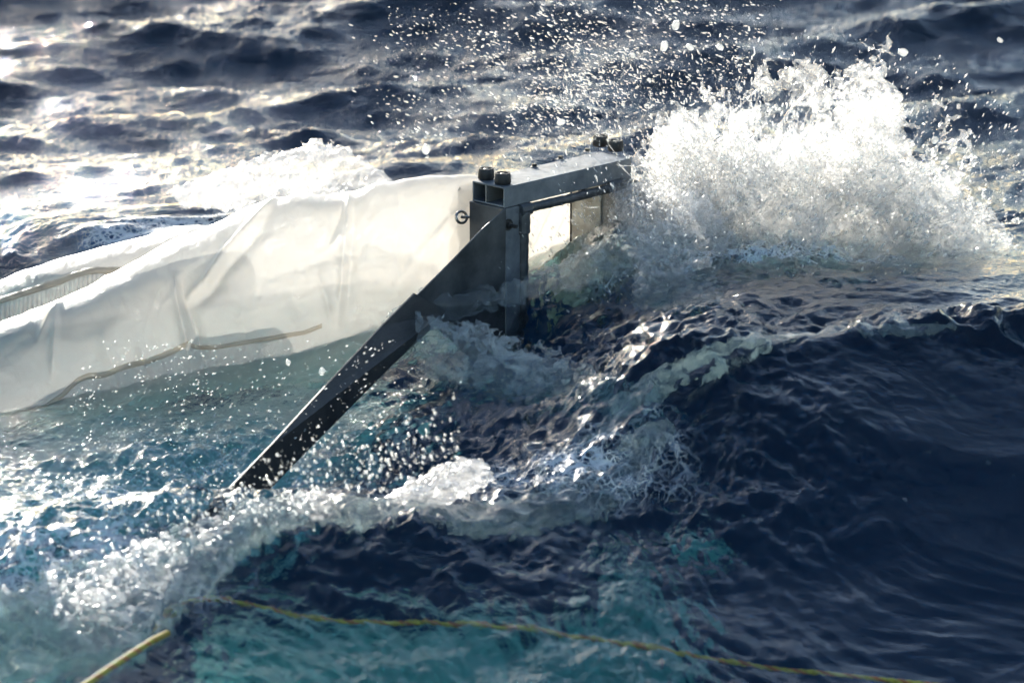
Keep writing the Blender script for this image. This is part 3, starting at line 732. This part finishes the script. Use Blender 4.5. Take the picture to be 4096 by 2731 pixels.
crest('crest_foam', [(700,372,-.52),(760,352,-.48),(830,338,-.45),(900,340,-.42),(960,330,-.38)], [.012,.018,.022,.018,.010], M_GLASS, 'thin broken foam along the dark wave crest at the right', h=.0045, bias=-1.0, amp=(.6,.7,.5), fq=(9,26,60), sz=.7)
crest('splash_skirt', [(636,205,.33),(660,225,.22),(690,250,.12),(670,290,.0),(700,325,-.1)], [.06,.09,.10,.08,.055], M_CREST, 'white water tumbling down past the right post toward the camera', h=.005, bias=-.55, amp=(.6,.7,.5), fq=(9,24,60))
crest('foam_ridge', [(430,525,-1.0),(500,532,-1.0),(560,518,-.95),(620,482,-.85),(655,440,-.75)], [.04,.055,.06,.055,.035], M_CREST, 'bubbly grey foam ridge low on the near wave', h=.005, bias=-.5, amp=(.6,.7,.5), fq=(9,24,60), sz=.6)
crest('arm_splash', [(400,312,-.1),(425,300,-.06),(450,308,-.06),(480,300,.0),(515,292,.02)], [.022,.03,.028,.034,.03], M_GLASS, 'small splash breaking over the gusset plate of the left post', h=.0045, bias=-.6)

# ---------------------------------------------------------------- jets and membranes thrown out of the splash
def jets(name, n, label):
    Vs = []; Fs = []; k = 0
    for q in range(n):
        u = rng.normal(size=3); u[2] = abs(u[2])+.25; u /= np.linalg.norm(u)
        c = np.array([.64, .36, .0]); a = c+u*np.array([.36,.2,.30])*(.8+.3*rng.random()); L = .05+.17*rng.random()**2
        m = 22; t = np.linspace(0, 1, m); dr = u*np.array([1.1,.8,1.2])+rng.normal(size=3)*.35; dr /= np.linalg.norm(dr)
        side = np.cross(dr, rng.normal(size=3)); P = a+dr*L*t[:, None]+side*(L*.35*t[:, None]**2)
        P += .012*np.stack([perlin(t*4+q, t*0+z0, t*0) for z0 in (1.3, 5.7, 9.1)], 1)
        r = (.0012+.0035*rng.random())*(1.25-t)*(1+.8*perlin(t*9+q*3, t*0, t*0)); r = np.clip(r, .0005, .01)
        r[-3:] = [r[-4]*1.6, r[-4]*1.9, r[-4]*.4]
        T = np.gradient(P, axis=0); T /= np.linalg.norm(T, axis=1)[:, None]; A = np.cross(T, [.3, .5, .8]); A /= np.linalg.norm(A, axis=1)[:, None]; B = np.cross(T, A)
        th = np.arange(7)*2*math.pi/7
        Vs.append((P[:, None]+r[:, None, None]*(A[:, None]*np.cos(th)[None, :, None]+B[:, None]*np.sin(th)[None, :, None])).reshape(-1, 3))
        i, j = np.meshgrid(np.arange(m-1), np.arange(7), indexing='ij'); j2 = (j+1) % 7
        Fs.append(np.stack([i*7+j, i*7+j2, (i+1)*7+j2, (i+1)*7+j], -1).reshape(-1, 4)+k); k += m*7
    meta(np_mesh(name, np.concatenate(Vs), np.concatenate(Fs), M_SPLASH), label, 'spray', None, 'stuff')
jets('splash_jets', 520, 'thin jets and threads of water reaching out of the big splash')
def membranes(name, n, label):
    Vs = []; Fs = []; k = 0; g = 22
    for q in range(n):
        u = rng.normal(size=3); u[2] = abs(u[2]); u[1] = -abs(u[1])*.8; u /= np.linalg.norm(u)
        c = np.array([.64, .34, -.02])+u*np.array([.44,.24,.36])*(.75+.35*rng.random())
        nrm = u+rng.normal(size=3)*.5; nrm /= np.linalg.norm(nrm); A = np.cross(nrm, rng.normal(size=3)); A /= np.linalg.norm(A); B = np.cross(nrm, A)
        s1, s2 = .03+.06*rng.random(), .02+.04*rng.random()
        a, b = np.meshgrid(np.linspace(-1, 1, g), np.linspace(-1, 1, g), indexing='ij')
        zz = .35*s1*(a**2*rng.normal()+b**2*rng.normal())+.012*perlin(a*1.6+q, b*1.6, a*0)+.004*perlin(a*5+q, b*5, a*0)
        P = c+A*(a*s1)[..., None]+B*(b*s2)[..., None]+nrm*zz[..., None]
        keep = 1-np.sqrt(a*a+b*b)+.55*perlin(a*2.2, b*2.2, a*0+q*1.7)+.2*perlin(a*6, b*6, a*0+q) > .12
        i, j = np.nonzero(keep[:-1, :-1]); f = np.stack([i*g+j, (i+1)*g+j, (i+1)*g+j+1, i*g+j+1], 1)
        Vs.append(P.reshape(-1, 3)); Fs.append(f+k); k += g*g
    V = np.concatenate(Vs); F = np.concatenate(Fs)
    meta(np_mesh(name, V, F, M_SPLASH), label, 'spray', None, 'stuff')
membranes('splash_sheets', 260, 'thin torn sheets of water hanging in the big splash')

# ---------------------------------------------------------------- airborne drops
def ico():
    t = (1+5**.5)/2
    v = np.array([(-1,t,0),(1,t,0),(-1,-t,0),(1,-t,0),(0,-1,t),(0,1,t),(0,-1,-t),(0,1,-t),(t,0,-1),(t,0,1),(-t,0,-1),(-t,0,1)], float)
    v /= np.linalg.norm(v[0])
    f = np.array([(0,11,5),(0,5,1),(0,1,7),(0,7,10),(0,10,11),(1,5,9),(5,11,4),(11,10,2),(10,7,6),(7,1,8),(3,9,4),(3,4,2),(3,2,6),(3,6,8),(3,8,9),(4,9,5),(2,4,11),(6,2,10),(8,6,7),(9,8,1)])
    return v, f
IV, IF = ico()
def drops(name, C, rad, dirs, asp, label):
    n = len(C); D = dirs/np.linalg.norm(dirs, axis=1)[:, None]
    V = IV[None]*rad[:, None, None]
    al = (V*D[:, None, :]).sum(-1, keepdims=True); V = V+al*D[:, None, :]*(asp-1)[:, None, None]
    V = V+C[:, None, :]
    F = IF[None]+(np.arange(n)*12)[:, None, None]
    o = np_mesh(name, V.reshape(-1, 3), F.reshape(-1, 3), M_DROP); meta(o, label, 'spray', None, 'stuff'); return o
def clump(C, f=7., th=.0):
    return C[perlin(C[:, 0]*f, C[:, 1]*f, C[:, 2]*f)+.35*rng.normal(size=len(C))*.6 > th]
def rad_dist(n, a, b, p=3.0): return a+(b-a)*rng.random(n)**p
n = 12000
u = rng.normal(size=(n, 3)); u[:, 2] = np.abs(u[:, 2])*1.0; u /= np.linalg.norm(u, axis=1)[:, None]
rr = .28+.30*rng.random(n)**.8
C = np.array([.60, .33, .05])+u*rr[:, None]*np.array([1.35, .9, 1.0])
n2 = 13000
C2 = np.stack([.15-.55*rng.random(n2)**1.4+.5*rng.random(n2), .40+.5*rng.random(n2), .30+.38*rng.beta(1.6, 2.0, n2)], 1)
C2[:, 2] += .12*np.clip(C2[:, 0], -.2, .6)
C = clump(C, 8., -.12); C2 = clump(C2, 6., .0); nA, n2 = len(C), len(C2)
C = np.concatenate([C, C2])
d = C-np.array([.45, .3, -.3]); d += rng.normal(size=d.shape)*.15; d[nA:] = np.array([-1, -.2, .35])+rng.normal(size=(n2, 3))*.25
drops('splash_spray', C, rad_dist(len(C), .0004, .0026, 4.), d, 1.3+rng.random(len(C))*2.2, 'fine bright spray flung up and left from the big splash')
n = 6500
u = rng.normal(size=(n, 3)); u[:, 2] = np.abs(u[:, 2]); u /= np.linalg.norm(u, axis=1)[:, None]
C = np.array([.64, .33, .02])+u*(.18+.20*rng.random(n))[:, None]*np.array([1.5, .75, 1.05])
C += .05*np.stack([perlin(C[:, 0]*12+k*9, C[:, 1]*12, C[:, 2]*12) for k in range(3)], 1)
drops('splash_beads', C, rad_dist(n, .0008, .0042, 3.0), C-P0+rng.normal(size=C.shape)*.15, 1+rng.random(n)*2.0, 'bright beads of water inside the big splash')
n = 4000
px = np.stack([40+360*rng.random(n), 340+200*rng.random(n)], 1); px[:, 0] += (500-px[:, 1])*.25
Yv = -.35-.75*rng.random(n); C = np.array([atY(a, b, c) for (a, b), c in zip(px, Yv)]); C = clump(C, 9., .05)
d = np.array([1, .1, .35])+rng.normal(size=(len(C), 3))*.2
drops('low_spray', C, rad_dist(len(C), .0004, .0017, 3.), d, 1.6+rng.random(len(C))*1.8, 'fine spray blowing over the water in front of the net')
n = 1500
px = np.stack([60+400*rng.random(n), rng.normal(0, 22, n)], 1)
cv = np.interp(px[:, 0], [60,205,320,470], [600,520,485,455])+px[:, 1]-8
C = np.array([atY(a, b, -1.15-.3*rng.random()) for a, b in zip(px[:, 0], cv)])
drops('crest_spray', C, rad_dist(len(C), .0006, .0036, 3.5), rng.normal(size=(len(C), 3)), 1+rng.random(len(C)), 'drops hopping off the foaming crest in the lower left')

# ---------------------------------------------------------------- single big drops and surface bubbles
def film_mat():
    m, t = new_mat('thin_bubble_film'); lw = N(t, 'ShaderNodeLayerWeight'); p = N(t, 'ShaderNodeMath', operation='POWER')
    t.links.new(lw.outputs['Facing'], p.inputs[0]); p.inputs[1].default_value = 3.0
    a = N(t, 'ShaderNodeMath', operation='MULTIPLY_ADD'); t.links.new(p.outputs[0], a.inputs[0]); a.inputs[1].default_value = .9; a.inputs[2].default_value = .05
    g = N(t, 'ShaderNodeBsdfGlossy'); g.inputs['Roughness'].default_value = .08; tp = N(t, 'ShaderNodeBsdfTransparent')
    mx = N(t, 'ShaderNodeMixShader'); t.links.new(a.outputs[0], mx.inputs[0]); t.links.new(tp.outputs[0], mx.inputs[1]); t.links.new(g.outputs[0], mx.inputs[2])
    out(t, mx.outputs[0]); return m
M_FILM = film_mat()
def ball(name, r, mat, half=False, sq=(1,1,1), seed=0):
    nu, nv = 18, 12; V = []; F = []
    for i in range(nv+1):
        ph = math.pi*(i/nv)*(.55 if half else 1)
        for k in range(nu):
            th = 2*math.pi*k/nu; w = 1+(0 if half else .12*math.sin(3*th+seed+ph*2))
            V.append((r*sq[0]*w*math.sin(ph)*math.cos(th), r*sq[1]*w*math.sin(ph)*math.sin(th), r*sq[2]*w*math.cos(ph)))
    for i in range(nv):
        for k in range(nu): F.append((i*nu+k, (i+1)*nu+k, (i+1)*nu+(k+1) % nu, i*nu+(k+1) % nu))
    return pymesh(name, V, F, mat, smooth=True)
BLAB = {(871,444): 'small bubble just up right of the lowest bubble of the left trio', (925,470): 'small bubble midway between the left trio and the right edge', (905,500): 'tiny bubble lowest of those on the open dark wave', (790,470): 'tiny bubble alone to the left of the trio', (1012,482): 'tiny bubble nearest the right edge, lowest there', (760,520): 'tiny bubble farthest left and low on the dark wave', (935,455): 'tiny bubble just below the largest bubble', (949,424): 'largest clear bubble on the dark blue wave near the right edge', (963,430): 'clear bubble touching the largest one on its right',
        (860,468): 'clear bubble lowest of the left trio on the dark wave', (830,455): 'clear bubble leftmost of the trio on the dark wave', (985,474): 'clear bubble below and right of the touching pair',
        (848,430): 'clear bubble topmost of the cluster left of the touching pair', (1003,440): 'clear bubble closest to the right edge of the picture'}
BUB = [(860,468,5),(949,424,9),(963,430,7),(830,455,6),(871,444,4),(985,474,6),(925,470,4),(905,500,3),(790,470,3),(1003,440,5),(1012,482,4),(760,520,3),(848,430,5),(935,455,3)]
for k, (u, v, r) in enumerate(BUB):
    q = rp_(u, v, .0); o = ball('surface_bubble', r*.0018, M_FILM, True); o.location = q
    meta(o, BLAB.get((u, v), 'tiny clear bubble among the small ones scattered over the dark blue wave'), 'bubble', 'bubbles floating on the dark wave')
DLAB = {(664,46): 'large bright drop left in the swarm above the far end of the crossbeam', (676,25): 'topmost large drop of the swarm above the far end of the crossbeam', (633,55): 'small outlying drop left of the swarm above the far rubber feet', (690,47): 'middle drop of the row of three left of the splash peak', (720,47): 'rightmost drop of the row of three left of the splash peak', (426,149): 'lone round drop in the air above the right part of the net bag', (900,98): 'bright drop hanging over the right shoulder of the splash', (903,52): 'bright drop high above the peak of the splash',
        (791,70): 'drop just above the top left edge of the splash', (1000,40): 'lone drop far up at the right, clear of the splash', (935,140): 'drop at the right flank of the splash',
        (322,371): 'larger drop over the water between net bag and dark arm', (288,362): 'smaller drop left of another one below the net bag', (561,122): 'drop floating just above the middle of the crossbeam'}
BIG = [(426,149,5,.35),(664,46,5,.4),(676,25,5,.4),(633,55,3,.4),(690,47,4,.4),(903,52,5,.35),(900,98,4,.3),(791,70,4,.1),(720,47,4,.3),(561,122,4,.3),(935,140,4,.3),(322,371,3.5,-.6),(288,362,3,-.6),(1000,40,3,.6)]
for k, (u, v, r, Yv) in enumerate(BIG):
    o = ball('water_drop', r*.0019, M_DROP, False, (1, .9, 1.25), k); o.location = atY(u, v, Yv); o.rotation_euler = (.3*k, .2*k, k)
    meta(o, DLAB.get((u, v), 'bright water drop in the loose swarm above the far end of the crossbeam'), 'water drop', 'large drops flying around the splash')
